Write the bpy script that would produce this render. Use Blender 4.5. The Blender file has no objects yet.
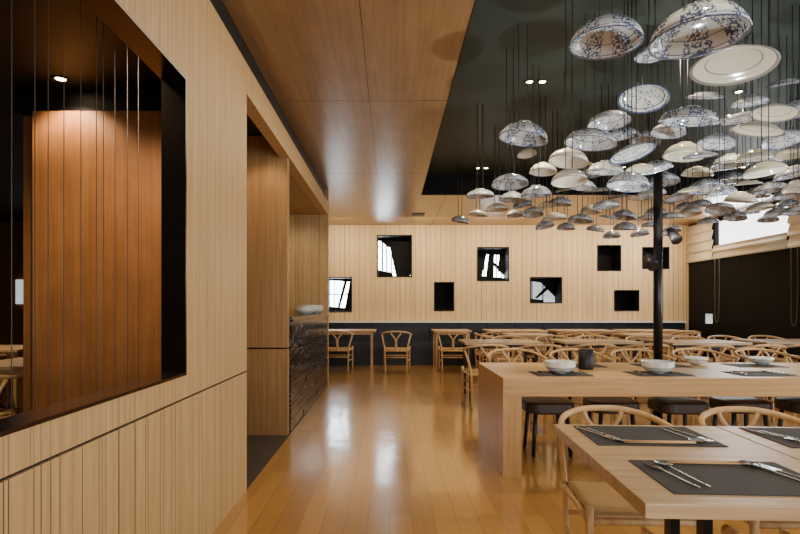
import bpy, bmesh, math, random
from mathutils import Vector, Matrix
random.seed(7)
scene=bpy.context.scene
COL=scene.collection
F=533.3; CX=390; CY=307; EYE=1.2
def W(px,py,Y):
    return Vector(((px-CX)*Y/F, Y, EYE+(CY-py)*Y/F))

# ---------------------------------------------------------------- materials
def newmat(name):
    m=bpy.data.materials.new(name); m.use_nodes=True
    nt=m.node_tree; b=nt.nodes['Principled BSDF']
    return m,nt,b
def plain(name,col,rough=.5,metal=0,coat=0,var=0.06,scale=8,emis=None,es=0,spec=.5):
    m,nt,b=newmat(name)
    tc=nt.nodes.new('ShaderNodeTexCoord'); nz=nt.nodes.new('ShaderNodeTexNoise')
    nz.inputs['Scale'].default_value=scale; nz.inputs['Detail'].default_value=4
    nt.links.new(tc.outputs['Object'],nz.inputs['Vector'])
    mx=nt.nodes.new('ShaderNodeMix'); mx.data_type='RGBA'
    mx.inputs[6].default_value=(*[c*(1-var*2) for c in col],1)
    mx.inputs[7].default_value=(*[min(1,c*(1+var*2)) for c in col],1)
    nt.links.new(nz.outputs['Fac'],mx.inputs[0]); nt.links.new(mx.outputs[2],b.inputs['Base Color'])
    b.inputs['Roughness'].default_value=rough; b.inputs['Metallic'].default_value=metal
    b.inputs['Coat Weight'].default_value=coat; b.inputs['Specular IOR Level'].default_value=spec
    if emis:
        b.inputs['Emission Color'].default_value=(*emis,1); b.inputs['Emission Strength'].default_value=es
    return m
def wood(name,c1,c2,axis='Z',rough=.4,scale=1.0,groove=None,gaxis='Y',gw=.06,coat=0,groove_dark=.25,bump=.05,tone=.16,gate=0,mottle=0):
    """grain runs along axis; optional irregular grooves along gaxis; gate = share of grooves left out"""
    m,nt,b=newmat(name); N=nt.nodes; L=nt.links
    tc=N.new('ShaderNodeTexCoord'); mp=N.new('ShaderNodeMapping')
    s={'X':(1.2,28,28),'Y':(28,1.2,28),'Z':(28,28,1.2)}[axis]
    mp.inputs['Scale'].default_value=[v*scale for v in s]
    L.new(tc.outputs['Object'],mp.inputs['Vector'])
    nz=N.new('ShaderNodeTexNoise'); nz.inputs['Scale'].default_value=1.6; nz.inputs['Detail'].default_value=5; nz.inputs['Distortion'].default_value=.6
    L.new(mp.outputs[0],nz.inputs['Vector'])
    cr=N.new('ShaderNodeValToRGB'); cr.color_ramp.elements[0].position=.32; cr.color_ramp.elements[1].position=.68
    cr.color_ramp.elements[0].color=(*c1,1); cr.color_ramp.elements[1].color=(*c2,1)
    L.new(nz.outputs['Fac'],cr.inputs[0])
    out=cr.outputs[0]
    if mottle:
        n5=N.new('ShaderNodeTexNoise'); n5.inputs['Scale'].default_value=5; n5.inputs['Detail'].default_value=3
        L.new(tc.outputs['Object'],n5.inputs['Vector'])
        mr=N.new('ShaderNodeMapRange'); mr.inputs['From Min'].default_value=.3; mr.inputs['From Max'].default_value=.7
        mr.inputs['To Min'].default_value=1-mottle; mr.inputs['To Max'].default_value=1+mottle
        L.new(n5.outputs['Fac'],mr.inputs[0])
        h2=N.new('ShaderNodeHueSaturation'); L.new(out,h2.inputs['Color']); L.new(mr.outputs[0],h2.inputs['Value']); out=h2.outputs[0]
    if groove:
        sp=N.new('ShaderNodeSeparateXYZ'); L.new(tc.outputs['Object'],sp.inputs[0])
        def mth(op,a,bv=None):
            n=N.new('ShaderNodeMath'); n.operation=op
            if hasattr(a,'links'): L.new(a,n.inputs[0])
            else: n.inputs[0].default_value=a
            if bv is not None:
                if hasattr(bv,'links'): L.new(bv,n.inputs[1])
                else: n.inputs[1].default_value=bv
            return n.outputs[0]
        u=mth('DIVIDE',sp.outputs[gaxis],groove)
        wn=N.new('ShaderNodeTexWhiteNoise'); wn.noise_dimensions='1D'
        L.new(mth('FLOOR',u),wn.inputs['W'])
        g1=mth('LESS_THAN',mth('FRACT',u),gw)
        if gate: g1=mth('MULTIPLY',g1,mth('GREATER_THAN',wn.outputs['Value'],gate))
        g2=mth('LESS_THAN',mth('FRACT',mth('ADD',mth('MULTIPLY',u,.37),.31)),gw*.37)
        g=mth('MAXIMUM',g1,g2)
        hv=N.new('ShaderNodeHueSaturation'); L.new(out,hv.inputs['Color'])
        L.new(mth('ADD',mth('MULTIPLY',wn.outputs['Value'],tone),1-tone/2),hv.inputs['Value'])
        mx=N.new('ShaderNodeMix'); mx.data_type='RGBA'
        L.new(g,mx.inputs[0]); L.new(hv.outputs[0],mx.inputs[6])
        mx.inputs[7].default_value=(*[c*groove_dark for c in c1],1)
        out=mx.outputs[2]
    L.new(out,b.inputs['Base Color'])
    b.inputs['Roughness'].default_value=rough; b.inputs['Coat Weight'].default_value=coat
    b.inputs['Coat Roughness'].default_value=.28
    bp=N.new('ShaderNodeBump'); bp.inputs['Strength'].default_value=bump; bp.inputs['Distance'].default_value=.01
    L.new(nz.outputs['Fac'],bp.inputs['Height']); L.new(bp.outputs[0],b.inputs['Normal'])
    return m
def floormat():
    m,nt,b=newmat('plank_floor'); N=nt.nodes; L=nt.links
    tc=N.new('ShaderNodeTexCoord'); mp=N.new('ShaderNodeMapping'); mp.inputs['Rotation'].default_value=(0,0,math.pi/2)
    L.new(tc.outputs['Object'],mp.inputs['Vector'])
    br=N.new('ShaderNodeTexBrick'); br.inputs['Scale'].default_value=1
    br.inputs['Brick Width'].default_value=1.3; br.inputs['Row Height'].default_value=.125
    br.inputs['Mortar Size'].default_value=.0016; br.inputs['Mortar Smooth'].default_value=.2
    br.inputs['Color1'].default_value=(.48,.255,.065,1); br.inputs['Color2'].default_value=(.37,.185,.044,1)
    br.inputs['Mortar'].default_value=(.13,.058,.014,1); br.offset=.37
    L.new(mp.outputs[0],br.inputs['Vector'])
    mp2=N.new('ShaderNodeMapping'); mp2.inputs['Scale'].default_value=(30,1.5,1); L.new(tc.outputs['Object'],mp2.inputs['Vector'])
    nz=N.new('ShaderNodeTexNoise'); nz.inputs['Scale'].default_value=1.5; nz.inputs['Detail'].default_value=5; L.new(mp2.outputs[0],nz.inputs['Vector'])
    hv=N.new('ShaderNodeHueSaturation'); L.new(br.outputs['Color'],hv.inputs['Color'])
    mr=N.new('ShaderNodeMapRange'); mr.inputs['To Min'].default_value=.85; mr.inputs['To Max'].default_value=1.15
    L.new(nz.outputs['Fac'],mr.inputs[0]); L.new(mr.outputs[0],hv.inputs['Value'])
    L.new(hv.outputs[0],b.inputs['Base Color'])
    b.inputs['Roughness'].default_value=.28; b.inputs['Coat Weight'].default_value=1; b.inputs['Coat Roughness'].default_value=.13
    n2=N.new('ShaderNodeTexNoise'); n2.inputs['Scale'].default_value=3; L.new(tc.outputs['Object'],n2.inputs['Vector'])
    bp=N.new('ShaderNodeBump'); bp.inputs['Strength'].default_value=.22; bp.inputs['Distance'].default_value=.02
    L.new(n2.outputs['Fac'],bp.inputs['Height']); L.new(bp.outputs[0],b.inputs['Coat Normal'])
    return m
def porcelain(name,dens,base=(.55,.575,.57),blue=(.06,.09,.19),bands=()):
    m,nt,b=newmat(name); N=nt.nodes; L=nt.links
    tc=N.new('ShaderNodeTexCoord')
    nz=N.new('ShaderNodeTexNoise'); nz.inputs['Scale'].default_value=105; nz.inputs['Detail'].default_value=2; nz.inputs['Distortion'].default_value=.5
    L.new(tc.outputs['Object'],nz.inputs['Vector'])
    def mth(op,a,bv):
        n=N.new('ShaderNodeMath'); n.operation=op
        L.new(a,n.inputs[0])
        if hasattr(bv,'links'): L.new(bv,n.inputs[1])
        else: n.inputs[1].default_value=bv
        return n.outputs[0]
    sp=N.new('ShaderNodeSeparateXYZ'); L.new(tc.outputs['Object'],sp.inputs[0])
    at=mth('ARCTAN2',sp.outputs['Y'],sp.outputs['X'])
    cyc=mth('SINE',mth('MULTIPLY',at,6),0)
    p=mth('MULTIPLY',mth('GREATER_THAN',nz.outputs['Fac'],dens),mth('GREATER_THAN',cyc,-.5))
    t=mth('MAXIMUM',p,mth('LESS_THAN',sp.outputs['Z'],.0035))
    for zc,wd in bands:
        t=mth('MAXIMUM',t,mth('LESS_THAN',mth('ABSOLUTE',mth('SUBTRACT',sp.outputs['Z'],zc),0),wd))
    mx=N.new('ShaderNodeMix'); mx.data_type='RGBA'
    L.new(t,mx.inputs[0]); mx.inputs[6].default_value=(*base,1); mx.inputs[7].default_value=(*blue,1)
    L.new(mx.outputs[2],b.inputs['Base Color']); b.inputs['Roughness'].default_value=.12; b.inputs['Coat Weight'].default_value=.7
    return m
def marble():
    m,nt,b=newmat('black_marble'); N=nt.nodes; L=nt.links
    tc=N.new('ShaderNodeTexCoord'); nz=N.new('ShaderNodeTexNoise'); nz.inputs['Scale'].default_value=4; nz.inputs['Detail'].default_value=5; nz.inputs['Distortion'].default_value=2
    mp=N.new('ShaderNodeMapping'); mp.inputs['Scale'].default_value=(1,.5,2.0); L.new(tc.outputs['Object'],mp.inputs['Vector'])
    L.new(mp.outputs[0],nz.inputs['Vector'])
    cr=N.new('ShaderNodeValToRGB'); e=cr.color_ramp.elements
    e[0].position=.482; e[0].color=(.007,.007,.008,1); e[1].position=.518; e[1].color=(.007,.007,.008,1)
    x=e.new(.5); x.color=(.30,.29,.29,1)
    L.new(nz.outputs['Fac'],cr.inputs[0]); L.new(cr.outputs[0],b.inputs['Base Color']); b.inputs['Roughness'].default_value=.18
    b.inputs['Specular IOR Level'].default_value=.3
    return m
def woven():
    m,nt,b=newmat('paper_cord'); N=nt.nodes; L=nt.links
    tc=N.new('ShaderNodeTexCoord'); wv=N.new('ShaderNodeTexWave'); wv.inputs['Scale'].default_value=32; wv.bands_direction='X'
    wv2=N.new('ShaderNodeTexWave'); wv2.inputs['Scale'].default_value=32; wv2.bands_direction='Y'
    sp=N.new('ShaderNodeSeparateXYZ'); L.new(tc.outputs['Object'],sp.inputs[0])
    ax=N.new('ShaderNodeMath'); ax.operation='ABSOLUTE'; L.new(sp.outputs['X'],ax.inputs[0])
    ay=N.new('ShaderNodeMath'); ay.operation='ABSOLUTE'; L.new(sp.outputs['Y'],ay.inputs[0])
    gt=N.new('ShaderNodeMath'); gt.operation='GREATER_THAN'; L.new(ax.outputs[0],gt.inputs[0]); L.new(ay.outputs[0],gt.inputs[1])
    L.new(tc.outputs['Object'],wv.inputs['Vector']); L.new(tc.outputs['Object'],wv2.inputs['Vector'])
    mf=N.new('ShaderNodeMix'); mf.data_type='FLOAT'; L.new(gt.outputs[0],mf.inputs[0]); L.new(wv.outputs['Fac'],mf.inputs[3]); L.new(wv2.outputs['Fac'],mf.inputs[2])
    mx=N.new('ShaderNodeMix'); mx.data_type='RGBA'; L.new(mf.outputs[0],mx.inputs[0])
    mx.inputs[6].default_value=(.24,.12,.035,1); mx.inputs[7].default_value=(.62,.40,.16,1)
    L.new(mx.outputs[2],b.inputs['Base Color']); b.inputs['Roughness'].default_value=.8
    bp=N.new('ShaderNodeBump'); bp.inputs['Distance'].default_value=.004; L.new(mf.outputs[0],bp.inputs['Height']); L.new(bp.outputs[0],b.inputs['Normal'])
    return m
def emit(name,col,s):
    m,nt,b=newmat(name); b.inputs['Base Color'].default_value=(*col,1)
    b.inputs['Emission Color'].default_value=(*col,1); b.inputs['Emission Strength'].default_value=s
    return m
M_WL=wood('oak_wall',(.49,.30,.12),(.60,.39,.172),'Z',.5,groove=.041,gaxis='Y',gw=.055,groove_dark=.35,tone=.04,gate=.15)
M_WLlow=wood('oak_wall_slots',(.49,.30,.12),(.60,.39,.172),'Z',.5,groove=.041,gaxis='Y',gw=.09,groove_dark=.10,tone=.04,gate=.45)
M_WB=wood('oak_back_wall',(.58,.39,.18),(.70,.49,.245),'Z',.55,groove=.11,gaxis='X',gw=.07,groove_dark=.4,tone=.08)
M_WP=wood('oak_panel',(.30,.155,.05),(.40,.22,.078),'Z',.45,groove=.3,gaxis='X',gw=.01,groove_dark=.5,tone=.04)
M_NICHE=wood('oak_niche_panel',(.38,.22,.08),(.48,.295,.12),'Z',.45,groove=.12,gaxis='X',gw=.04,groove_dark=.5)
M_RED=wood('red_brown_panel',(.265,.105,.032),(.335,.145,.046),'Z',.40,groove=.020,gaxis='X',gw=.09,groove_dark=.78,tone=.04,bump=.02,mottle=.12)
M_CEIL=wood('wood_ceiling',(.21,.112,.045),(.30,.170,.074),'Y',.36,scale=.7,coat=.5,mottle=.10)
M_TABLE=wood('oak_table',(.38,.25,.13),(.54,.38,.21),'X',.38,scale=1.0)
M_COUNTER=wood('oak_counter',(.44,.26,.10),(.58,.355,.148),'X',.38)
M_CHAIR=wood('chair_wood',(.46,.275,.115),(.62,.40,.185),'Z',.4,scale=.7)
M_CORD=woven()
M_FLOOR=floormat()
M_BLACK=plain('black_paint',(.007,.007,.008),.5)
M_BWALL=plain('matte_black_wall',(.006,.006,.0065),.6,spec=.15)
M_BLACKG=plain('black_gloss_metal',(.014,.013,.013),.25,metal=.5)
M_FRAME=plain('bronzed_steel',(.16,.125,.10),.22,metal=1,scale=3,var=.15)
M_DCEIL=plain('charcoal_ceiling',(.026,.040,.035),.5,scale=1.2,var=.12,spec=.2)
M_STONE=plain('dark_stone_floor',(.05,.042,.035),.5,scale=20,var=.2)
M_NAVY=plain('black_upholstery',(.012,.015,.022),.45,spec=.4)
M_BSEAT=plain('dark_brown_leather',(.045,.028,.018),.45)
M_BLIND=plain('beige_linen',(.66,.54,.36),.8,scale=30,emis=(.85,.70,.46),es=.10)  # faint emission stands in for daylight shining through the cloth
M_MAT=plain('black_woven_placemat',(.030,.028,.028),.7,scale=200,var=.35)
M_STEEL=plain('polished_steel',(.65,.65,.66),.2,metal=1)
M_CHOP=plain('pale_chopstick_wood',(.55,.33,.14),.45)
M_PLATEAU=plain('pale_ledge',(.78,.70,.58),.4)
M_DCORD=plain('dark_cord',(.12,.10,.08),.7)
M_CABLE=plain('bronze_cable',(.07,.045,.03),.6)
M_SKY=emit('daylight_glass',(.88,.94,1.0),14.0)
M_SKYMID=emit('daylight_glass_grey',(.75,.82,.9),.8)
M_SKYDIM=emit('daylight_glass_dim',(.85,.93,1.0),.7)
M_SKY2=emit('daylight_glass_bright',(.95,.97,1.0),4.0)
M_LAMP=emit('lamp_glow',(1,.75,.4),30)
P_DENSE=porcelain('porcelain_dense_blue',.50,bands=((.013,.0014),(.05,.0012)))
P_MID=porcelain('porcelain_blue',.55,bands=((.012,.0012),(.045,.0012)))
P_LIGHT=porcelain('porcelain_cream',.80,base=(.62,.59,.49),blue=(.20,.20,.20),bands=((.02,.0008),))
M_WHITE=porcelain('white_glaze_banded',.63,base=(.78,.79,.75),blue=(.12,.17,.24),bands=((.045,.0022),(.02,.0015)))
M_MARBLE=marble()

# ---------------------------------------------------------------- mesh helpers
def addbox(bm,x0,x1,y0,y1,z0,z1,mi=0):
    vs=[bm.verts.new(p) for p in [(x0,y0,z0),(x1,y0,z0),(x1,y1,z0),(x0,y1,z0),(x0,y0,z1),(x1,y0,z1),(x1,y1,z1),(x0,y1,z1)]]
    for f in [(0,3,2,1),(4,5,6,7),(0,1,5,4),(1,2,6,5),(2,3,7,6),(3,0,4,7)]:
        fc=bm.faces.new([vs[i] for i in f]); fc.material_index=mi
def tomesh(bm,name,mats,smooth=False):
    me=bpy.data.meshes.new(name); bmesh.ops.recalc_face_normals(bm,faces=bm.faces); bm.to_mesh(me); bm.free()
    for m in (mats if isinstance(mats,(list,tuple)) else [mats]): me.materials.append(m)
    if smooth:
        for p in me.polygons: p.use_smooth=True
    return me
def bevel(bm,w=.004,seg=2):
    bmesh.ops.bevel(bm,geom=list(bm.edges),offset=w,segments=seg,affect='EDGES',profile=.6)
def boxmesh(name,boxes,mats,bev=0):
    bm=bmesh.new()
    for b in boxes: addbox(bm,*b)
    if bev: bevel(bm,bev)
    return tomesh(bm,name,mats)
def catmull(pts,k=5):
    P=[Vector(p) for p in pts]
    if len(P)<3 or k<=1: return P
    out=[]
    for i in range(len(P)-1):
        p0=P[i-1] if i>0 else P[i]*2-P[i+1]
        p1,p2=P[i],P[i+1]; p3=P[i+2] if i+2<len(P) else P[i+1]*2-P[i]
        for j in range(k):
            t=j/k
            out.append(.5*((2*p1)+(p2-p0)*t+(2*p0-5*p1+4*p2-p3)*t*t+(3*p1-p0-3*p2+p3)*t**3))
    out.append(P[-1]); return out
def tube(bm,pts,r0,r1=None,n=8,k=5,flat=1.0,mi=0):
    P=catmull(pts,k); r1=r0 if r1 is None else r1
    rings=[]; nrm=None
    for i,p in enumerate(P):
        t=(P[min(i+1,len(P)-1)]-P[max(i-1,0)]).normalized()
        if nrm is None:
            a=Vector((0,0,1)) if abs(t.z)<.9 else Vector((0,1,0))
            nrm=(a-t*a.dot(t)).normalized()
        else: nrm=(nrm-t*nrm.dot(t)).normalized()
        bn=t.cross(nrm); r=r0+(r1-r0)*i/(len(P)-1)
        rings.append([bm.verts.new(p+(nrm*math.cos(2*math.pi*j/n)*flat+bn*math.sin(2*math.pi*j/n))*r) for j in range(n)])
    for a,b in zip(rings,rings[1:]):
        for j in range(n):
            f=bm.faces.new([a[j],a[(j+1)%n],b[(j+1)%n],b[j]]); f.smooth=True; f.material_index=mi
    bm.faces.new(rings[0][::-1]).material_index=mi; bm.faces.new(rings[-1]).material_index=mi
def tubemesh(name,lst,mat):
    bm=bmesh.new()
    for a in lst: tube(bm,**a)
    return tomesh(bm,name,mat)
def lathe(name,prof,mat,n=32):
    bm=bmesh.new(); rings=[]
    for r,z in prof:
        if r<1e-5: rings.append([bm.verts.new((0,0,z))])
        else: rings.append([bm.verts.new((r*math.cos(2*math.pi*j/n),r*math.sin(2*math.pi*j/n),z)) for j in range(n)])
    for a,b in zip(rings,rings[1:]):
        for j in range(n):
            k=(j+1)%n
            if len(a)==1 and len(b)==1: continue
            if len(a)==1: bm.faces.new([a[0],b[k],b[j]])
            elif len(b)==1: bm.faces.new([a[j],a[k],b[0]])
            else: bm.faces.new([a[j],a[k],b[k],b[j]])
    return tomesh(bm,name,mat,True)
def tag(o,label,cat,group=None):
    o["label"]=label; o["category"]=cat
    if group: o["group"]=group
    return o
def obj(name,me,parent=None,loc=(0,0,0),rot=(0,0,0)):
    o=bpy.data.objects.new(name,me); o.location=loc; o.rotation_euler=rot
    COL.objects.link(o)
    if parent: o.parent=parent
    return o
def struct(name,me,label,cat):
    o=obj(name,me); o["kind"]="structure"; o["label"]=label; o["category"]=cat; return o
def thing(name,parts,label,cat,group=None,loc=(0,0,0),rz=0,scale=(1,1,1)):
    e=obj(name,None,loc=loc,rot=(0,0,rz)); e.empty_display_size=.1; e.scale=scale
    for p in parts:
        nm,me=p[0],p[1]; o=obj(nm,me,e)
        if len(p)>2: o["label"]=p[2]
    tag(e,label,cat,group); return e
def holes_wall(name,plane,u0,u1,z0,z1,t0,t1,holes,mat):
    us=sorted({u0,u1,*[h[0] for h in holes],*[h[1] for h in holes]}); zs=sorted({z0,z1,*[h[2] for h in holes],*[h[3] for h in holes]})
    bm=bmesh.new()
    for a,b in zip(us,us[1:]):
        for c,d in zip(zs,zs[1:]):
            mu,mz=(a+b)/2,(c+d)/2
            if any(h[0]<mu<h[1] and h[2]<mz<h[3] for h in holes): continue
            if plane=='X': addbox(bm,t0,t1,a,b,c,d)
            else: addbox(bm,a,b,t0,t1,c,d)
    return tomesh(bm,name,mat)

# ---------------------------------------------------------------- room shell
CZ=2.98; XL=-.94; YB=11.6; XR=6.5; DZ=3.3; WT=.095
struct('floor',boxmesh('floor',[(XL,XR+.2,-3,YB+.2,-.1,0),(-7.2,XL,8.1,YB+.2,-.1,0)],M_FLOOR),'glossy honey-brown wooden plank floor','floor')
struct('floor.001',boxmesh('floor_stone',[(-7.2,XL,-3,8.1,-.1,0)],M_STONE),'dark stone floor of the side rooms','floor')
struct('wall_left',holes_wall('wl','X',-3,3.5,.785,2.8,XL-WT,XL,[(.2,2.456,.887,2.255)],M_WL),'grooved light oak wall with large square opening','wall')
struct('wall_left.001',boxmesh('wll',[(XL-WT,XL,-3,3.5,0,.775)],M_WLlow),'lower oak wall panel with vertical slots','wall')
struct('trim_1',boxmesh('tb',[(XL-WT+.01,XL-.012,-3,3.49,.775,.785)],M_BLACK),'dark shadow gap in the oak wall','trim')
struct('wall_left.002',boxmesh('wlh',[(XL-WT,XL,3.5,8.1,2.6,2.8)],M_WL),'oak header above the openings','wall')
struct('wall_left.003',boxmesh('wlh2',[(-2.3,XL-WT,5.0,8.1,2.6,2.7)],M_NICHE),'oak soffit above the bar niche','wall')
struct('trim_2',boxmesh('tb2',[(XL-.15,XL-.04,-3,8.1,2.8,3.0)],M_BLACK),'black shadow gap under the ceiling','trim')
y0,y1,z0,z1=.2,2.456,.887,2.255
fx0,fx1=XL-.108,XL+.004
t=.012
struct('window_1',boxmesh('wf',[(fx0,fx1,y0,y1,z0,z0+t),(fx0,fx1,y0,y1,z1-t,z1),(fx0,fx1,y1-t,y1,z0+t,z1-t),(fx0,fx1,y0,y0+t,z0+t,z1-t)],M_FRAME),'dark bronzed metal frame lining the wall opening','window')
struct('wall_side',boxmesh('rp',[(-2.28,XL-WT-.002,3.40,3.49,0,2.45)],M_RED),'warm red-brown ribbed wooden panel wall','wall')
struct('wall_side.004',boxmesh('rp2',[(-2.44,XL-WT-.002,3.44,3.49,2.45,2.75)],M_BLACK),'black strip in the shadow gap above the ribbed wall','wall')  # black board put where the gap over the panel lies dark
struct('ceiling.003',boxmesh('c3',[(-7.2,XL-WT-.002,-3,3.5,2.6,2.7),(-7.2,-2.34,3.5,8.9,2.6,2.7)],M_BLACK),'black ceiling of the side room','ceiling')
struct('wall_side.001',boxmesh('sw',[(-7.2,-2.34,8.8,8.9,0,2.6)],M_RED),'brown wooden wall of the side room','wall')
struct('wall_side.002',boxmesh('sw2',[(-7.3,-7.2,-3,8.9,0,2.7)],M_BLACK),'dark end wall of the side room','wall')
struct('wall_side.003',boxmesh('sw3',[(-2.40,-2.3,3.49,8.8,0,2.8)],M_RED),'brown partition wall','wall')
struct('window_2',boxmesh('sww',[(-6.15,-5.75,8.76,8.8,1.25,1.65)],M_SKYDIM),'small daylit window','window')
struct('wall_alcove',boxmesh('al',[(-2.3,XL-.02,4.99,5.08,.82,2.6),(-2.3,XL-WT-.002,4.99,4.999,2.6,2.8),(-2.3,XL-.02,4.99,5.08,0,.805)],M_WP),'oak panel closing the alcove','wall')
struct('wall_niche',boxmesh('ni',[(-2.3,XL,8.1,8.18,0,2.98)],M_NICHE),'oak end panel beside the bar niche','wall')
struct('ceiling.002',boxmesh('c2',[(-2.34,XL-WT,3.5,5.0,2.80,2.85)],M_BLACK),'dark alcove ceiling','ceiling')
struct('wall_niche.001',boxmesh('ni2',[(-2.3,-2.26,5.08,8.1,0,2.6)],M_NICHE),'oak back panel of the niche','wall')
sq=[(-.283,.479,1.853,2.767),(1.893,2.59,1.766,2.506),(.958,1.393,1.113,1.744),(-1.371,-.827,1.091,1.853),(3.047,3.743,1.287,1.853),(4.505,5.027,1.983,2.549),(5.484,6.072,2.027,2.506),(4.875,5.419,1.113,1.57)]
struct('wall_back',holes_wall('wb','Y',-7.2,XR,0,CZ,YB,YB+.12,sq,M_WB),'pale oak back wall with scattered square openings','wall')
def quad(bm,pts,y):
    f=bm.faces.new([bm.verts.new((x,y,z)) for x,z in pts]); f.material_index=0
def vbar(u,w_=.035): return [(u,0),(u+w_,0),(u+w_,1),(u,1)]
boards={0:[[(0,1),(1,1),(1,.72),(.3,.76),(.12,.9),(0,.92)],[(.36,.8),(1,.75),(1,.10),(.9,.0),(.56,.0)],[(.0,.0),(.5,.0),(.42,.14),(0,.2)],vbar(.12,.05),vbar(.25),vbar(.40),vbar(.7),[(.6,0),(1,0),(1,.06),(.6,.05)]],
        1:[[(0,1),(1,1),(1,.80),(0,.86)],[(.0,0),(.22,0),(.42,.9),(.08,.9)],[(.36,0),(.62,0),(.66,.9),(.48,.9)],[(.62,.5),(1,.15),(1,.34),(.62,.62)],[(.76,.3),(1,.3),(1,.9),(.82,.9)],[(0,0),(1,0),(1,.12),(0,.2)],vbar(.30),vbar(.70),vbar(.86)],
        3:[[(0,1),(1,1),(1,.88),(0,.93)],[(.62,0),(1,0),(1,.9),(.86,.9)],[(.3,0),(.4,0),(.75,.9),(.62,.9)],[(0,.0),(1,.0),(1,.1),(0,.16)],vbar(.2),[(0,.5),(1,.5),(1,.53),(0,.53)]],
        4:[[(0,1),(1,1),(1,.2),(.5,.82),(0,.9)],[(0,.0),(.55,0),(.62,.12),(0,.2)],[(.3,.2),(.4,.2),(.8,.6),(.7,.7)],vbar(.2),vbar(.55)]}
for i,(a,b,c,d) in enumerate(sq):
    dd=YB+.45; w=b-a; h=d-c
    bm=bmesh.new(); T=.02; fy=YB-.012
    addbox(bm,a-.0,a+T,fy,dd,c,d); addbox(bm,b-T,b,fy,dd,c,d); addbox(bm,a+T,b-T,fy,dd,c,c+T); addbox(bm,a+T,b-T,fy,dd,d-T,d)
    addbox(bm,a,b,dd,dd+.02,c,d,1 if i in boards else 0)
    for k,poly in enumerate(boards.get(i,[])):
        quad(bm,[(a+w*u,c+h*v) for u,v in poly],dd-.03-.004*k)
    struct('window_%d'%(i+3),tomesh(bm,'wn',[M_BWALL,M_SKYMID if i==4 else M_SKY]),'square black-lined window opening in the oak wall','window')
struct('wall_right',holes_wall('wr','X',-3,YB,0,DZ,XR,XR+.15,[(8.66,10.66,2.4,2.9),(10.75,11.12,.86,1.06)],M_BWALL),'black wall panels beside the windows','wall')
struct('window_11',boxmesh('rw',[(XR+.08,XR+.1,8.66,10.66,2.4,2.9)],M_SKY2),'bright clerestory window','window')
struct('window_12',boxmesh('rw2',[(XR+.08,XR+.1,10.75,11.12,.86,1.06)],M_SKYDIM),'low daylit window strip','window')
struct('wall_behind',boxmesh('wbh',[(-7.2,XR,-3.1,-3,0,DZ)],M_WB),'oak wall behind the viewer','wall')
struct('ceiling',boxmesh('ce',[(XL-.035,.493,-3,8.47,CZ,CZ+.05),(-7.2,XR,8.47,YB,CZ,CZ+.05)],M_CEIL),'low brown wood veneer ceiling','ceiling')
bm=bmesh.new()
for yy in (2.1,4.6,7.1): addbox(bm,XL-.02,.49,yy,yy+.003,CZ-.001,CZ)
addbox(bm,-.18,-.176,-3,8.47,CZ-.001,CZ)
for xx in (.9,2.8,4.7): addbox(bm,xx,xx+.006,8.47,YB,CZ-.002,CZ)
struct('trim_3',tomesh(bm,'seams',M_BLACK),'thin dark seams between ceiling panels','trim')
struct('ceiling.001',boxmesh('c1',[(.45,XR,-3,8.55,DZ,DZ+.08)],M_DCEIL),'charcoal-painted recessed ceiling','ceiling')
struct('trim_4',boxmesh('t4',[(.46,.494,-3,8.5,CZ+.05,DZ),(.46,XR,8.47,8.5,CZ+.05,DZ),(.4935,.498,-3,8.47,CZ-.003,CZ+.06),(.4935,XR,8.463,8.4695,CZ-.003,CZ+.06)],M_BWALL),'black edge of the ceiling recess','trim')
struct('trim_5',boxmesh('t5',[(XR-.35,XR,-3,8.46,2.96,DZ)],M_DCEIL),'dark bulkhead along the windows','trim')

def blind(y0,y1,z0,z1,nf):
    bm=bmesh.new(); prof=[]
    for i in range(nf):
        a=z1-(z1-z0)*i/nf; b=z1-(z1-z0)*(i+1)/nf; h=a-b
        prof+= [(XR-.03,a),(XR-.045,a-h*.35),(XR-.065,a-h*.7),(XR-.07,b+h*.08),(XR-.05,b)]
    A=[bm.verts.new((x,y0,z)) for x,z in prof]; B_=[bm.verts.new((x,y1,z)) for x,z in prof]
    for i in range(len(prof)-1):
        f=bm.faces.new([A[i],A[i+1],B_[i+1],B_[i]]); f.smooth=True
    r=bmesh.ops.extrude_face_region(bm,geom=list(bm.faces))
    bmesh.ops.translate(bm,vec=(.008,0,0),verts=[v for v in r['geom'] if isinstance(v,bmesh.types.BMVert)])
    return tomesh(bm,'blind',M_BLIND)
tag(obj('roman_blind',blind(10.68,11.58,2.15,2.94,4)),'cream linen roman blind by the corner','blind')
tag(obj('roman_blind',blind(8.66,10.66,2.15,2.42,2)),'cream linen roman blind pulled below a bright window','blind')
tag(obj('roman_blind',blind(6.6,8.64,2.15,2.94,4)),'cream linen roman blind beside a bright window','blind')
for yy in (10.4,8.4):
    bm=bmesh.new(); x=XR-.08
    tube(bm,[(x,yy,2.15),(x,yy,1.4),(x,yy+.03,.98),(x,yy+.08,.9),(x,yy+.13,1.0),(x,yy+.14,1.5),(x,yy+.14,2.15)],.007,n=5,k=6)
    tag(obj('blind_cord',tomesh(bm,'cordloop',M_DCORD)),'long looped dark cord hanging from a blind','cord','blind cords')

for i in range(18):
    yy=.95+ i*.085+random.uniform(-.025,.025)
    bm=bmesh.new(); xx=XL-.20
    tube(bm,[(xx,yy,0.0),(xx,yy,2.6)],.0015,n=5,k=1)
    tag(obj('steel_cable',tomesh(bm,'cable',M_CABLE)),'thin dark vertical cable behind the wall opening','cable','vertical cables behind the opening')

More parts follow.
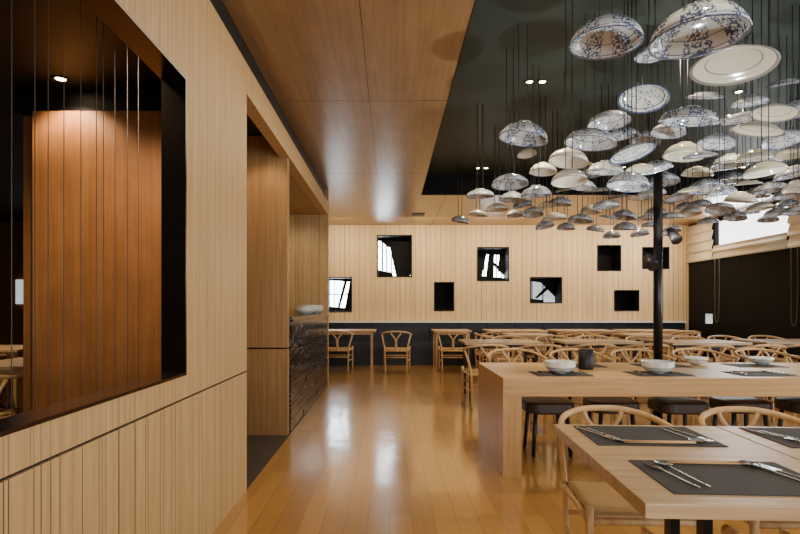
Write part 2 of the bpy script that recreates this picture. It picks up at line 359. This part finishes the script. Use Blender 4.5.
bm=bmesh.new(); addbox(bm,-1.5,XL-.02,5.12,8.09,0,1.06)
zz=0
while zz<1.02:
    hgt=random.choice((.04,.06,.08)); hgt=min(hgt,1.055-zz)
    yy=5.105
    while yy<8.05:
        ln=min(random.uniform(.4,1.0),8.092-yy)
        off=random.uniform(0,.010); addbox(bm,-1.5,XL-.012+off,yy,yy+ln-.003,zz,zz+hgt-.004); yy+=ln
    zz+=hgt
body=tomesh(bm,'bar_body',M_MARBLE)
bm=bmesh.new(); addbox(bm,-1.54,XL+.015,5.09,8.095,1.06,1.10); bevel(bm,.005); btop=tomesh(bm,'bar_top',M_MARBLE)
thing('bar_counter',[('body',body),('countertop',btop)],'black stone bar counter with stacked blocks and pale veins','bar counter')

# ---------------------------------------------------------------- chair
def chair_parts():
    P=[]
    bm=bmesh.new(); n=10; top=[];
    for j in range(n+1):
        row=[]
        for i in range(n+1):
            u=i/n*2-1; v=j/n*2-1
            hw=.205+.03*(v+1)/2
            z=.445-.018*(1-u*u)*(1-v*v)-.006*(abs(u)**6+abs(v)**6)
            row.append(bm.verts.new((u*hw,v*.205,z)))
        top.append(row)
    bot=[[bm.verts.new((w.co.x*.97,w.co.y*.97,w.co.z-.04)) for w in row] for row in top]
    for j in range(n):
        for i in range(n):
            f=bm.faces.new([top[j][i],top[j][i+1],top[j+1][i+1],top[j+1][i]]); f.smooth=True
            bm.faces.new([bot[j][i],bot[j+1][i],bot[j+1][i+1],bot[j][i+1]])
    for i in range(n):
        bm.faces.new([top[0][i],bot[0][i],bot[0][i+1],top[0][i+1]]); bm.faces.new([top[n][i],top[n][i+1],bot[n][i+1],bot[n][i]])
        bm.faces.new([top[i][0],top[i+1][0],bot[i+1][0],bot[i][0]]); bm.faces.new([top[i][n],bot[i][n],bot[i+1][n],top[i+1][n]])
    P.append(('seat',tomesh(bm,'seat',M_CORD),'woven pale paper-cord seat'))
    for s in (-1,1):
        P.append(('leg',tubemesh('rl',[dict(pts=[(s*.19,-.19,0),(s*.197,-.215,.25),(s*.205,-.22,.44),(s*.232,-.185,.57),(s*.262,-.10,.695)],r0=.014,r1=.015,n=8,k=5)],M_CHAIR)))
        P.append(('leg',tubemesh('fl',[dict(pts=[(s*.235,.205,0),(s*.235,.205,.2),(s*.235,.205,.465)],r0=.013,r1=.018,n=8,k=3)],M_CHAIR)))
    P.append(('top_rail',tubemesh('tr',[dict(pts=[(-.272,.10,.695),(-.272,0,.70),(-.262,-.10,.71),(-.21,-.20,.735),(-.11,-.25,.755),(0,-.262,.76),(.11,-.25,.755),(.21,-.20,.735),(.262,-.10,.71),(.272,0,.70),(.272,.10,.695)],r0=.0145,n=8,k=5)],M_CHAIR)))
    bk=[dict(pts=[(0,-.205,.42),(0,-.225,.52),(0,-.24,.59)],r0=.024,r1=.022,n=8,k=3,flat=.35)]
    for s in (-1,1): bk.append(dict(pts=[(s*.004,-.238,.57),(s*.025,-.247,.64),(s*.075,-.25,.70),(s*.10,-.25,.75)],r0=.013,n=8,k=4,flat=.6))
    P.append(('backrest',tubemesh('bk',bk,M_CHAIR),'Y-shaped wooden back splat'))
    st=[]
    for s in (-1,1):
        st.append(dict(pts=[(s*.195,-.215,.22),(s*.235,.205,.22)],r0=.011,n=6,k=1)); st.append(dict(pts=[(s*.205,-.215,.41),(s*.235,.205,.41)],r0=.015,n=6,k=1))
    st+= [dict(pts=[(-.235,.205,.29),(.235,.205,.29)],r0=.011,n=6,k=1),dict(pts=[(-.197,-.215,.29),(.197,-.215,.29)],r0=.011,n=6,k=1),
          dict(pts=[(-.235,.205,.41),(.235,.205,.41)],r0=.015,n=6,k=1),dict(pts=[(-.205,-.215,.41),(.205,-.215,.41)],r0=.017,n=6,k=1)]
    P.append(('stretcher',tubemesh('st',st,M_CHAIR)))
    return P
CP=chair_parts()
def chair(x,y,rz,group,label='light wood armchair with curved rail and woven cord seat',sc=(1,1,1)):
    thing('dining_chair',CP,label,'chair',group,(x,y,0),rz,sc)
# ---------------------------------------------------------------- tables
def table_parts(w,d,h,th,legmat,inset,lw):
    bm=bmesh.new(); addbox(bm,-w/2,w/2,-d/2,d/2,h-th,h); bevel(bm,.003)
    P=[('tabletop',tomesh(bm,'tt',M_TABLE))]
    for sx in (-1,1):
        for sy in (-1,1):
            x=sx*(w/2-inset); y=sy*(d/2-inset)
            P.append(('leg',boxmesh('tl',[(x-lw/2,x+lw/2,y-lw/2,y+lw/2,0,h-th)],legmat)))
    for a,b in ((-d/2+inset-.01,-d/2+inset+.01),(d/2-inset-.01,d/2-inset+.01)):
        P.append(('apron',boxmesh('ap',[(-w/2+inset,w/2-inset,a,b,h-th-.05,h-th)],legmat)))
    return P
bm=bmesh.new(); addbox(bm,-.30,.30,-.415,.415,.715,.75); bevel(bm,.003)
TF=[('tabletop',tomesh(bm,'tt',M_TABLE)),
    ('leg',boxmesh('pl1',[(-.062,-.034,-.02,.02,.012,.70)],M_BLACKG)),('leg',boxmesh('pl2',[(.034,.062,-.02,.02,.012,.70)],M_BLACKG)),
    ('base_plate',boxmesh('pb',[(-.17,.17,-.15,.27,0,.012)],M_BLACKG)),('bracket',boxmesh('pbr',[(-.2,.2,-.20,.28,.70,.715)],M_BLACKG))]
TM=table_parts(.72,.72,.75,.03,M_CHAIR,.05,.035)
TL=table_parts(1.15,.72,.75,.03,M_CHAIR,.08,.035)
TH=table_parts(1.0,.72,.75,.03,M_BLACKG,.08,.035)
A0=math.radians(-3)
TC1=Vector((.906,1.62,0)); ax=Vector((math.cos(A0),math.sin(A0),0)); ay=Vector((-math.sin(A0),math.cos(A0),0))
for k in range(3):
    c=TC1+ax*.604*k
    thing('dining_table',TF,'oak-topped dining table with black metal legs','table','oak tables pushed together',c,A0)
def matmesh():
    bm=bmesh.new(); addbox(bm,-.205,.205,-.14,.14,0,.003); return tomesh(bm,'pm',M_MAT)
PM=matmesh()
def spoon():
    bm=bmesh.new()
    tube(bm,[(0,-.10,.003),(0,-.02,.004),(0,.05,.006),(0,.065,.005)],.0042,.0028,n=6,k=3,flat=.4)
    n=14; c=bm.verts.new((0,.09,.002))
    r1=[bm.verts.new((.010*math.cos(a),.09+.015*math.sin(a),.0025)) for a in [2*math.pi*i/n for i in range(n)]]
    r2=[bm.verts.new((.021*math.cos(a),.09+.030*math.sin(a),.008)) for a in [2*math.pi*i/n for i in range(n)]]
    for i in range(n):
        j=(i+1)%n; bm.faces.new([c,r1[i],r1[j]]); bm.faces.new([r1[i],r2[i],r2[j],r1[j]])
    return tomesh(bm,'spoon',M_STEEL,True)
def fork():
    bm=bmesh.new()
    tube(bm,[(0,-.10,.003),(0,0,.005),(0,.055,.006)],.0042,.003,n=6,k=3,flat=.4)
    addbox(bm,-.012,.012,.05,.075,.004,.006)
    for x in (-.010,-.0035,.0035,.010): addbox(bm,x-.0014,x+.0014,.075,.115,.004,.006)
    return tomesh(bm,'fork',M_STEEL)
def chop():
    bm=bmesh.new(); tube(bm,[(-.115,0,.004),(.115,0,.004)],.0036,.002,n=8,k=1); return tomesh(bm,'chop',M_CHOP)
SP,FK,CH=spoon(),fork(),chop()
def setting(c,rz,z,detail=True):
    tag(obj('placemat',PM,loc=(c.x,c.y,z),rot=(0,0,rz)),'black woven rectangular placemat on a table','placemat','placemats')
    if not detail: return
    R=Matrix.Rotation(rz,3,'Z')
    for nm,me,p,r,lab,cat in [('spoon',SP,(-.115,0,0),.15,'polished steel spoon resting on the placemat','spoon'),
                      ('fork',FK,(-.15,-.01,0),.20,'polished steel fork resting on the placemat','fork'),
                      ('spoon',SP,(.14,.01,0),.3,'polished steel spoon resting on the placemat','spoon'),
                      ('fork',FK,(.17,-.01,0),.36,'polished steel fork resting on the placemat','fork'),
                      ('chopstick',CH,(.0,.118,0),.02,'slim pale wooden chopstick on the placemat','chopstick'),
                      ('chopstick',CH,(.0,.103,0),-.03,'slim pale wooden chopstick on the placemat','chopstick')]:
        q=R@Vector(p)
        tag(obj(nm,me,loc=(c.x+q.x,c.y+q.y,z+.0035),rot=(0,0,rz+r)),lab,cat,'cutlery on placemats')
for k in range(3):
    c=TC1+ax*.604*k
    setting(c-ay*.21+ax*.0,A0,.75); setting(c+ay*.24-ax*.03,A0+math.pi,.75)
for x in (.955,1.55,2.15): chair(x,2.18-(x-.93)*.05,math.pi+A0*.6,'armchairs at the oak tables',sc=(.87,.95,.975))
chair(1.03,1.15,-.02,'armchairs at the oak tables',sc=(.90,.95,.975))

# ---------------------------------------------------------------- communal counter
x0,x1,yn,yf,h,th=.795,4.3,3.75,4.8,.70,.13
bm=bmesh.new(); addbox(bm,x0,x1,yn,yf,h-th,h); bevel(bm,.003); top=tomesh(bm,'ctop',M_COUNTER)
M_CLEG=wood('oak_leg_panel',(.42,.245,.095),(.55,.335,.14),'Z',.38)
thing('communal_table',[('tabletop',top),('leg',boxmesh('cl',[(x0,x0+.13,yn+.001,yf-.001,0,h-th)],M_CLEG)),('leg',boxmesh('cl2',[(x1-.13,x1,yn+.001,yf-.001,0,h-th)],M_CLEG))],'long thick oak communal table with slab ends','table')
# low round-cornered stools tucked under the communal table
bm=bmesh.new(); addbox(bm,-.2,.2,-.18,.18,.34,.43)
bmesh.ops.bevel(bm,geom=[e for e in bm.edges if abs(e.verts[0].co.z-e.verts[1].co.z)>.05],offset=.11,segments=6,affect='EDGES',profile=.5)
bmesh.ops.bevel(bm,geom=[e for e in bm.edges if abs(e.verts[0].co.z-e.verts[1].co.z)<.01 and len(e.link_faces)==2 and any(abs(f.normal.z)>.9 for f in e.link_faces) and any(abs(f.normal.z)<.1 for f in e.link_faces)],offset=.02,segments=3,affect='EDGES',profile=.5)
sm=tomesh(bm,'stool_seat',M_BSEAT)
SL=[('seat',sm)]
for sx in (-1,1):
    for sy in (-1,1):
        SL.append(('leg',tubemesh('sleg',[dict(pts=[(sx*.15,sy*.14,0),(sx*.125,sy*.115,.345)],r0=.014,r1=.018,n=8,k=1)],M_BLACK)))
for i in range(6):
    thing('low_stool',SL,'low dark brown padded stool tucked under the long table','stool','dark stools under the long table',(1.3+i*.54,4.42+(i%2)*.03,0))
for x in (1.27,2.0,2.75,3.5): setting(Vector((x,3.98,0)),0,h,True)
for x in (1.6,2.3,3.1): setting(Vector((x,4.55,0)),math.pi,h,False)
def bowlprof(R,hh=.62):
    pts=[(.30,-.02),(.34,-.02),(.35,.06),(.58,.12),(.80,.27),(.94,.48),(1.0,.7),(.965,.7),(.9,.5),(.75,.31),(.5,.18),(0,.14)]
    return [(0,.06*R*hh/.7),(.28*R,.06*R*hh/.7)]+[(r*R,(z+.02)*R*hh/.7) for r,z in pts]
UB=lathe('upright_bowl',bowlprof(.115,.62),M_WHITE)
UB2=lathe('upright_bowl',bowlprof(.098,.64),M_WHITE)
for (x,y,m_,n_) in [(1.27,3.98,UB,2),(2.0,3.98,UB,2),(2.64,4.6,UB2,1),(3.2,4.6,UB2,1)]:
    for k in range(n_):
        tag(obj('bowl',m_,loc=(x,y,h+.0035+k*.020)),'white glazed ceramic bowl on the long oak table','bowl','white bowls on the long table')
UB3=lathe('bar_bowl',bowlprof(.11,.7),P_LIGHT)
for (x,y,cnt) in [(-1.08,7.75,3),(-1.12,7.3,3),(-1.1,6.8,2)]:
    for k in range(cnt):
        tag(obj('bowl',UB3,loc=(x,y,1.1+k*.024)),'pale porcelain bowl stacked on the black bar','bowl','bowls stacked on the bar')
cupp=[(0,.0),(.055,0),(.06,.01),(.06,.16),(.054,.16),(.054,.012),(0,.012)]
tag(obj('utensil_cup',lathe('cup',cupp,M_BLACK),loc=(1.58,4.3,h)),'matte black cylindrical utensil holder','cup')
for x in (1.25,1.87,2.5,3.15,3.8): chair(x,5.28+random.uniform(-.02,.06),math.pi+random.uniform(-.06,.06),'armchairs behind the long table')
bm=bmesh.new(); tube(bm,[(0,0,0),(0,0,2.56)],.040,n=20,k=1); pl=tomesh(bm,'pole',M_BLACKG)
hs=[('pole',pl),('base_plate',lathe('bpz',[(0,0),(.10,0),(.10,.015),(0,.015)],M_BLACKG))]
for (dx,dz,sx) in [(-.11,1.62-0.0,-1),(.1,1.86,1)]:
    bm=bmesh.new()
    tube(bm,[(0,-.02,dz),(dx*.8,-.05,dz)],.012,n=8,k=1)
    tube(bm,[(dx,-.14,dz-.06),(dx,-.02,dz+.05)],.05,.03,n=16,k=1)
    hs.append(('spotlight',tomesh(bm,'sl',M_BLACK)))
PX,PY=(658-390)*4.93/F,4.93
thing('steel_post',hs,'round black steel post with small spotlights','post',None,(PX,PY,0))

# ---------------------------------------------------------------- bench & tables at the back
bx0,bx1=-2.2,6.35
bk=bmesh.new()
n=14
for i in range(n):
    a=bx0+(bx1-bx0)*i/n; b=bx0+(bx1-bx0)*(i+1)/n
    addbox(bk,a+.006,b-.006,YB-.14,YB-.02,.46,.86)
bench=[('base',boxmesh('bb',[(bx0,bx1,10.98,YB-.02,0,.36)],M_BLACK)),('seat',boxmesh('bs',[(bx0,bx1,10.92,YB-.14,.36,.46)],M_NAVY)),
 ('backrest',tomesh(bk,'bk',M_NAVY)),('ledge',boxmesh('bl',[(bx0,bx1,YB-.19,YB-.02,.865,.90)],M_PLATEAU))]
thing('wall_bench',bench,'long black upholstered bench along the oak wall','bench')
for i,x in enumerate((-.85,1.2,2.45,3.75,5.1)):
    thing('dining_table',TL if i!=1 else TM,'oak dining table by the bench','table','tables along the bench',(x,10.5,0))
for i,x in enumerate((-.95,.12,1.15,2.0,2.62,3.4,4.05,4.8,5.42)):
    chair(x,9.86+random.uniform(-.05,.05),random.uniform(-.10,.10),'armchairs facing the bench')
for i,(x,yo) in enumerate(((1.35,0),(2.66,.12),(3.95,-.05),(5.22,.08))):
    thing('dining_table',TH,'oak dining table in the hall','table','tables in the middle of the hall',(x+.1,7.1+yo,0))
    for dx in (-.21,.42):
        chair(x+dx,6.45+yo+random.uniform(-.06,.03),random.uniform(-.03,.03),'armchairs in the hall')
        if x+dx>1.5: chair(x+dx,7.72+yo+random.uniform(-.02,.08),math.pi+random.uniform(-.03,.03),'armchairs in the hall')
for i,x in enumerate((2.3,4.2)):
    thing('dining_table',TM,'small square oak dining table in the hall','table','small tables in the hall',(x,8.92,0))
    chair(x-.62,8.87,-math.pi/2,'armchairs at the small tables'); chair(x+.62,8.87,math.pi/2,'armchairs at the small tables')
thing('dining_table',TM,'small table in the side room','table','tables in the side room',(-4.3,6.0,0))
chair(-4.25,5.4,.2,'armchairs in the side room'); chair(-4.3,6.65,math.pi,'armchairs in the side room'); chair(-5.1,6.2,-1.5,'armchairs in the side room')
thing('dining_table',TM,'small table in the side room','table','tables in the side room',(-2.95,4.4,0))
chair(-2.95,3.80,.1,'armchairs in the side room')
chair(-3.7,4.45,-1.4,'armchairs in the side room')

# ---------------------------------------------------------------- hanging bowls
def inv(R,hh):
    p=bowlprof(R,hh); H=max(z for r,z in p)
    return [(r,H-z) for r,z in p],H
meshes=[]
for mt in (P_DENSE,P_MID,P_LIGHT):
    for hh in (.52,.66):
        pr,H=inv(.15,hh); meshes.append((lathe('bowl_mesh',pr,mt,40),H))
pp=[(0,.0),(.5,.0),(.52,-.05),(.58,-.05),(.60,.01),(.82,.09),(1.0,.20),(.985,.215),(.80,.125),(.58,.05),(0,.035)]
plates=[]
for mt in (P_MID,P_LIGHT):
    H=.20*.15
    plates.append((lathe('hang_plate',[(r*.15,H-z*.15) for r,z in pp],mt,40),H))
B=[(606,32,72,'b',0),(698,24,93,'b',0),(733,63,80,'p',1),(523,131,50,'b',0),(590,137,52,'b',1),(643,97,50,'p',0),(609,118,42,'b',1),(652,52,34,'b',0),(688,115,56,'b',0),
(705,96,38,'p',0),(527,152,20,'b',2),(510,180,38,'b',0),(543,168,28,'b',2),(568,156,40,'b',2),(605,167,36,'b',1),(632,152,46,'p',0),(628,180,42,'b',1),(684,150,40,'b',2),
(655,166,34,'b',0),(716,140,36,'b',1),(741,118,40,'p',0),(774,112,44,'p',1),(784,83,34,'p',0),(757,129,50,'p',1),(783,137,40,'b',1),(706,185,36,'b',0),(697,171,30,'b',2),
(730,160,34,'b',1),(755,155,34,'b',2),(765,168,40,'b',2),(794,171,36,'b',1),(770,187,34,'b',0),(740,197,30,'b',2),(720,207,28,'b',1),(480,193,30,'b',1),(497,207,24,'b',2),
(460,219,20,'b',1),(478,213,20,'b',2),(512,196,26,'b',1),(536,191,32,'b',0),(533,211,22,'b',1),(555,216,26,'b',2),(580,218,26,'b',0),(569,176,36,'b',2),(560,201,24,'b',1),
(606,204,28,'b',1),(624,214,24,'b',0),(625,226,24,'b',1),(643,217,20,'b',2),(598,190,28,'p',1),(652,191,28,'b',1),(656,211,22,'b',1),(672,215,24,'b',0),(690,211,22,'b',2),(678,197,28,'p',0),
(583,184,26,'b',1),(620,133,38,'b',0),(668,129,34,'b',1),(732,177,32,'b',0),(788,193,28,'b',1),(760,206,26,'b',2),(777,211,24,'b',1),(735,215,22,'b',0),(708,220,20,'b',1),(640,232,19,'b',1),
(796,108,40,'b',0),(793,152,34,'b',2),(750,100,34,'b',1),(722,120,32,'p',0),(700,155,34,'p',0),(545,224,20,'b',1),(595,228,19,'b',1),(664,178,30,'b',0),(620,197,26,'p',1),(660,148,30,'p',0),(748,183,28,'p',1),(715,165,28,'b',0),
(645,137,30,'b',1),(580,163,28,'p',0),(592,170,26,'b',0),(640,197,24,'p',0),(566,189,24,'p',1),(523,203,22,'b',0),(548,204,20,'p',1),(590,209,21,'b',2),(608,217,20,'p',0),
(690,190,26,'p',1),(722,190,28,'b',0),(757,192,26,'b',1),(779,176,28,'p',0),(796,185,26,'b',2),(786,203,24,'b',0),(748,211,22,'b',1),
(700,203,24,'b',1),(663,203,22,'p',1),(672,228,18,'b',1),(612,234,18,'b',0),(566,226,19,'b',1),(640,168,28,'p',1),
(685,205,20,'b',0),(795,210,24,'b',1),(768,218,20,'b',0),(650,224,18,'b',1),(515,213,18,'b',1)]
placed=[]
for (px,py,w,kind,v) in B:
    D=.36 if w>=50 else (.30 if w>=30 else .27)
    w*=.97
    Y0=min(D*F/w,7.9); best=None
    for f in (1,1.05,.95,1.1,.9,1.16,.85,1.22,.8,1.3,.75,.7):
        Y=Y0*f
        if Y>8.2: continue
        Dd=w*Y/F; p=W(px,py,Y)
        if p.x+Dd/2>6.1 or p.z>3.12: continue
        if ((p.x-PX)**2+(p.y-PY)**2)**.5<Dd/2+.08: continue
        clear=min([((p.x-q[0])**2+(p.y-q[1])**2)**.5-(Dd+q[3])/2 for q in placed]+[1])
        pen=clear
        for q in placed:
            dh=((p.x-q[0])**2+(p.y-q[1])**2)**.5
            if dh<(Dd+q[3])/2+.02 and abs(p.z-q[2])<.17: pen-=1
        if best is None or pen>best[0]: best=(pen,Y,Dd,p)
        if clear>.02: break
    if best is None or best[0]<-.07: continue
    _,Y,D,p=best
    placed.append((p.x,p.y,p.z,D))
    if kind=='b': me,H=meshes[v*2+random.randint(0,1)]
    else: me,H=plates[0 if v==0 else 1]
    s=D/.30
    e=obj('hanging_bowl' if kind=='b' else 'hanging_plate',None,loc=(p.x,p.y,p.z-H*s/2))
    o=obj('bowl' if kind=='b' else 'plate',me,e); o.scale=(s,s,s)
    tl=.14 if kind=='b' else .20
    o.rotation_euler=(random.uniform(-tl,tl)+(.04 if kind=='b' else -.06),random.uniform(-tl,tl),random.uniform(0,6))
    topz=DZ-(p.z-H*s/2)
    bm=bmesh.new()
    for a in (-.028,.028): tube(bm,[(a*s,0,H*s*.92),(a*s,0,topz)],.003 if Y<5 else .004,n=4,k=1)
    obj('cord',tomesh(bm,'cord',M_BLACK),e)
    dens=['blue-patterned white porcelain','white porcelain with blue motifs','plain pale cream porcelain'][v] if kind=='b' else ('blue-patterned white porcelain' if v==0 else 'plain cream porcelain')
    tag(e,'%s %s hanging upside down on dark cords'%(dens,'bowl' if kind=='b' else 'plate'),'bowl' if kind=='b' else 'plate','porcelain hanging from the dark ceiling')

# ---------------------------------------------------------------- lamps
def light(kind,name,loc,energy,col,size=.1,rot=(0,0,0),**k):
    l=bpy.data.lights.new(name,kind); l.energy=energy; l.color=col
    if kind=='AREA':
        l.shape='RECTANGLE'; l.size=size[0]; l.size_y=size[1]
    elif kind=='SPOT':
        l.spot_size=k.get('ang',1.6); l.spot_blend=.6; l.shadow_soft_size=size
    else: l.shadow_soft_size=size
    o=bpy.data.objects.new(name,l); o.location=loc; o.rotation_euler=rot; COL.objects.link(o); return o
RING=lathe('dl',[(.0,.0),(.032,.0),(.034,-.004),(.05,-.006),(.052,0),(.05,.002)],[M_BLACK])
GLOW=lathe('gl',[(0,-.001),(.030,-.001),(.030,-.0005)],[M_LAMP],16)
def downlight(x,y,z,energy,ang=1.7,col=(1,.78,.5),rot=(0,0,0)):
    thing('downlight',[('rim',RING),('bulb',GLOW)],'small round recessed ceiling downlight, lit','lamp','ceiling downlights',(x,y,z-.002))
    light('SPOT','spot_light',(x,y,z-.03),energy,col,.04,rot,ang=ang)
for (x,y) in [(1.3,4.97),(1.42,4.97),(1.33,8.05),(1.45,8.05),(3.4,5.2),(3.5,8.0),(5.3,5.5),(5.3,8.0),(1.2,1.7),(2.4,2.2),(2.2,4.1)]:
    downlight(x,y,DZ,90)
downlight(-2.02,3.27,2.6,45,2.2,(1,.80,.56))
light('SPOT','side_room_spot',(-1.4,2.3,2.55),85,(1,.80,.56),.04,(math.radians(25),0,0),ang=1.9)
downlight(-4.5,5.0,2.6,190,2.4,(1,.74,.45))
light('SPOT','alcove_spot',(-1.15,4.55,2.75),16,(1,.72,.42),.05,(math.radians(15),0,0),ang=1.8)
light('SPOT','niche_spot',(-1.5,7.0,2.57),30,(1,.8,.5),.05,(math.radians(25),0,0),ang=2.2)
for x in (-1.2,.6,2.2,3.8,5.4): light('AREA','wall_washer',(x,10.5,2.93),27,(1,.82,.56),(1.0,.12),(math.radians(30),0,0))
light('SPOT','post_spot',(2.45,4.7,1.75),45,(1,.97,.92),.02,(math.radians(180),0,0),ang=2.6)
light('SPOT','added_uplight',(1.9,3.2,.9),120,(.92,1,.96),.02,(math.radians(180),0,0),ang=2.2)  # added lamp without fixture, lights bowls from below and shadows the ceiling
tag(obj('ceiling_vent',boxmesh('cv',[(.42,.66,10.1,10.4,CZ-.012,CZ-.003)],M_BLACK)),'small square black ceiling vent','vent')
light('AREA','daylight_fill_behind',(2.6,-2.85,1.9),235,(.99,.99,1),(6,2.2),(math.radians(90),0,0))  # unseen fill panel before a closed wall, stands in for unbuilt windows
light('AREA','daylight_fill_side',(XR-.1,2.6,1.5),215,(.93,.97,1),(5,2.0),(math.radians(90),0,math.radians(90)))  # unseen fill panel at the black wall, in place of a window row
light('AREA','clerestory_daylight',(XR-.12,9.66,2.65),60,(.95,.98,1),(2,.5),(math.radians(75),0,math.radians(90)))
light('AREA','hall_area_light',(0.0,4.5,2.95),26,(1,.86,.66),(.8,4))  # broad soft area lamp below the wood ceiling, no fixture modelled
w=bpy.data.worlds.new('World'); scene.world=w; w.use_nodes=True
w.node_tree.nodes['Background'].inputs[0].default_value=(.8,.9,1,1); w.node_tree.nodes['Background'].inputs[1].default_value=.5
# ---------------------------------------------------------------- camera
cam=bpy.data.cameras.new('cam'); cam.sensor_width=36; cam.lens=24; cam.shift_x=.0125; cam.shift_y=.05; cam.clip_start=.05
co=bpy.data.objects.new('camera',cam); co.location=(0,0,EYE); co.rotation_euler=(math.pi/2,0,0); COL.objects.link(co); scene.camera=co
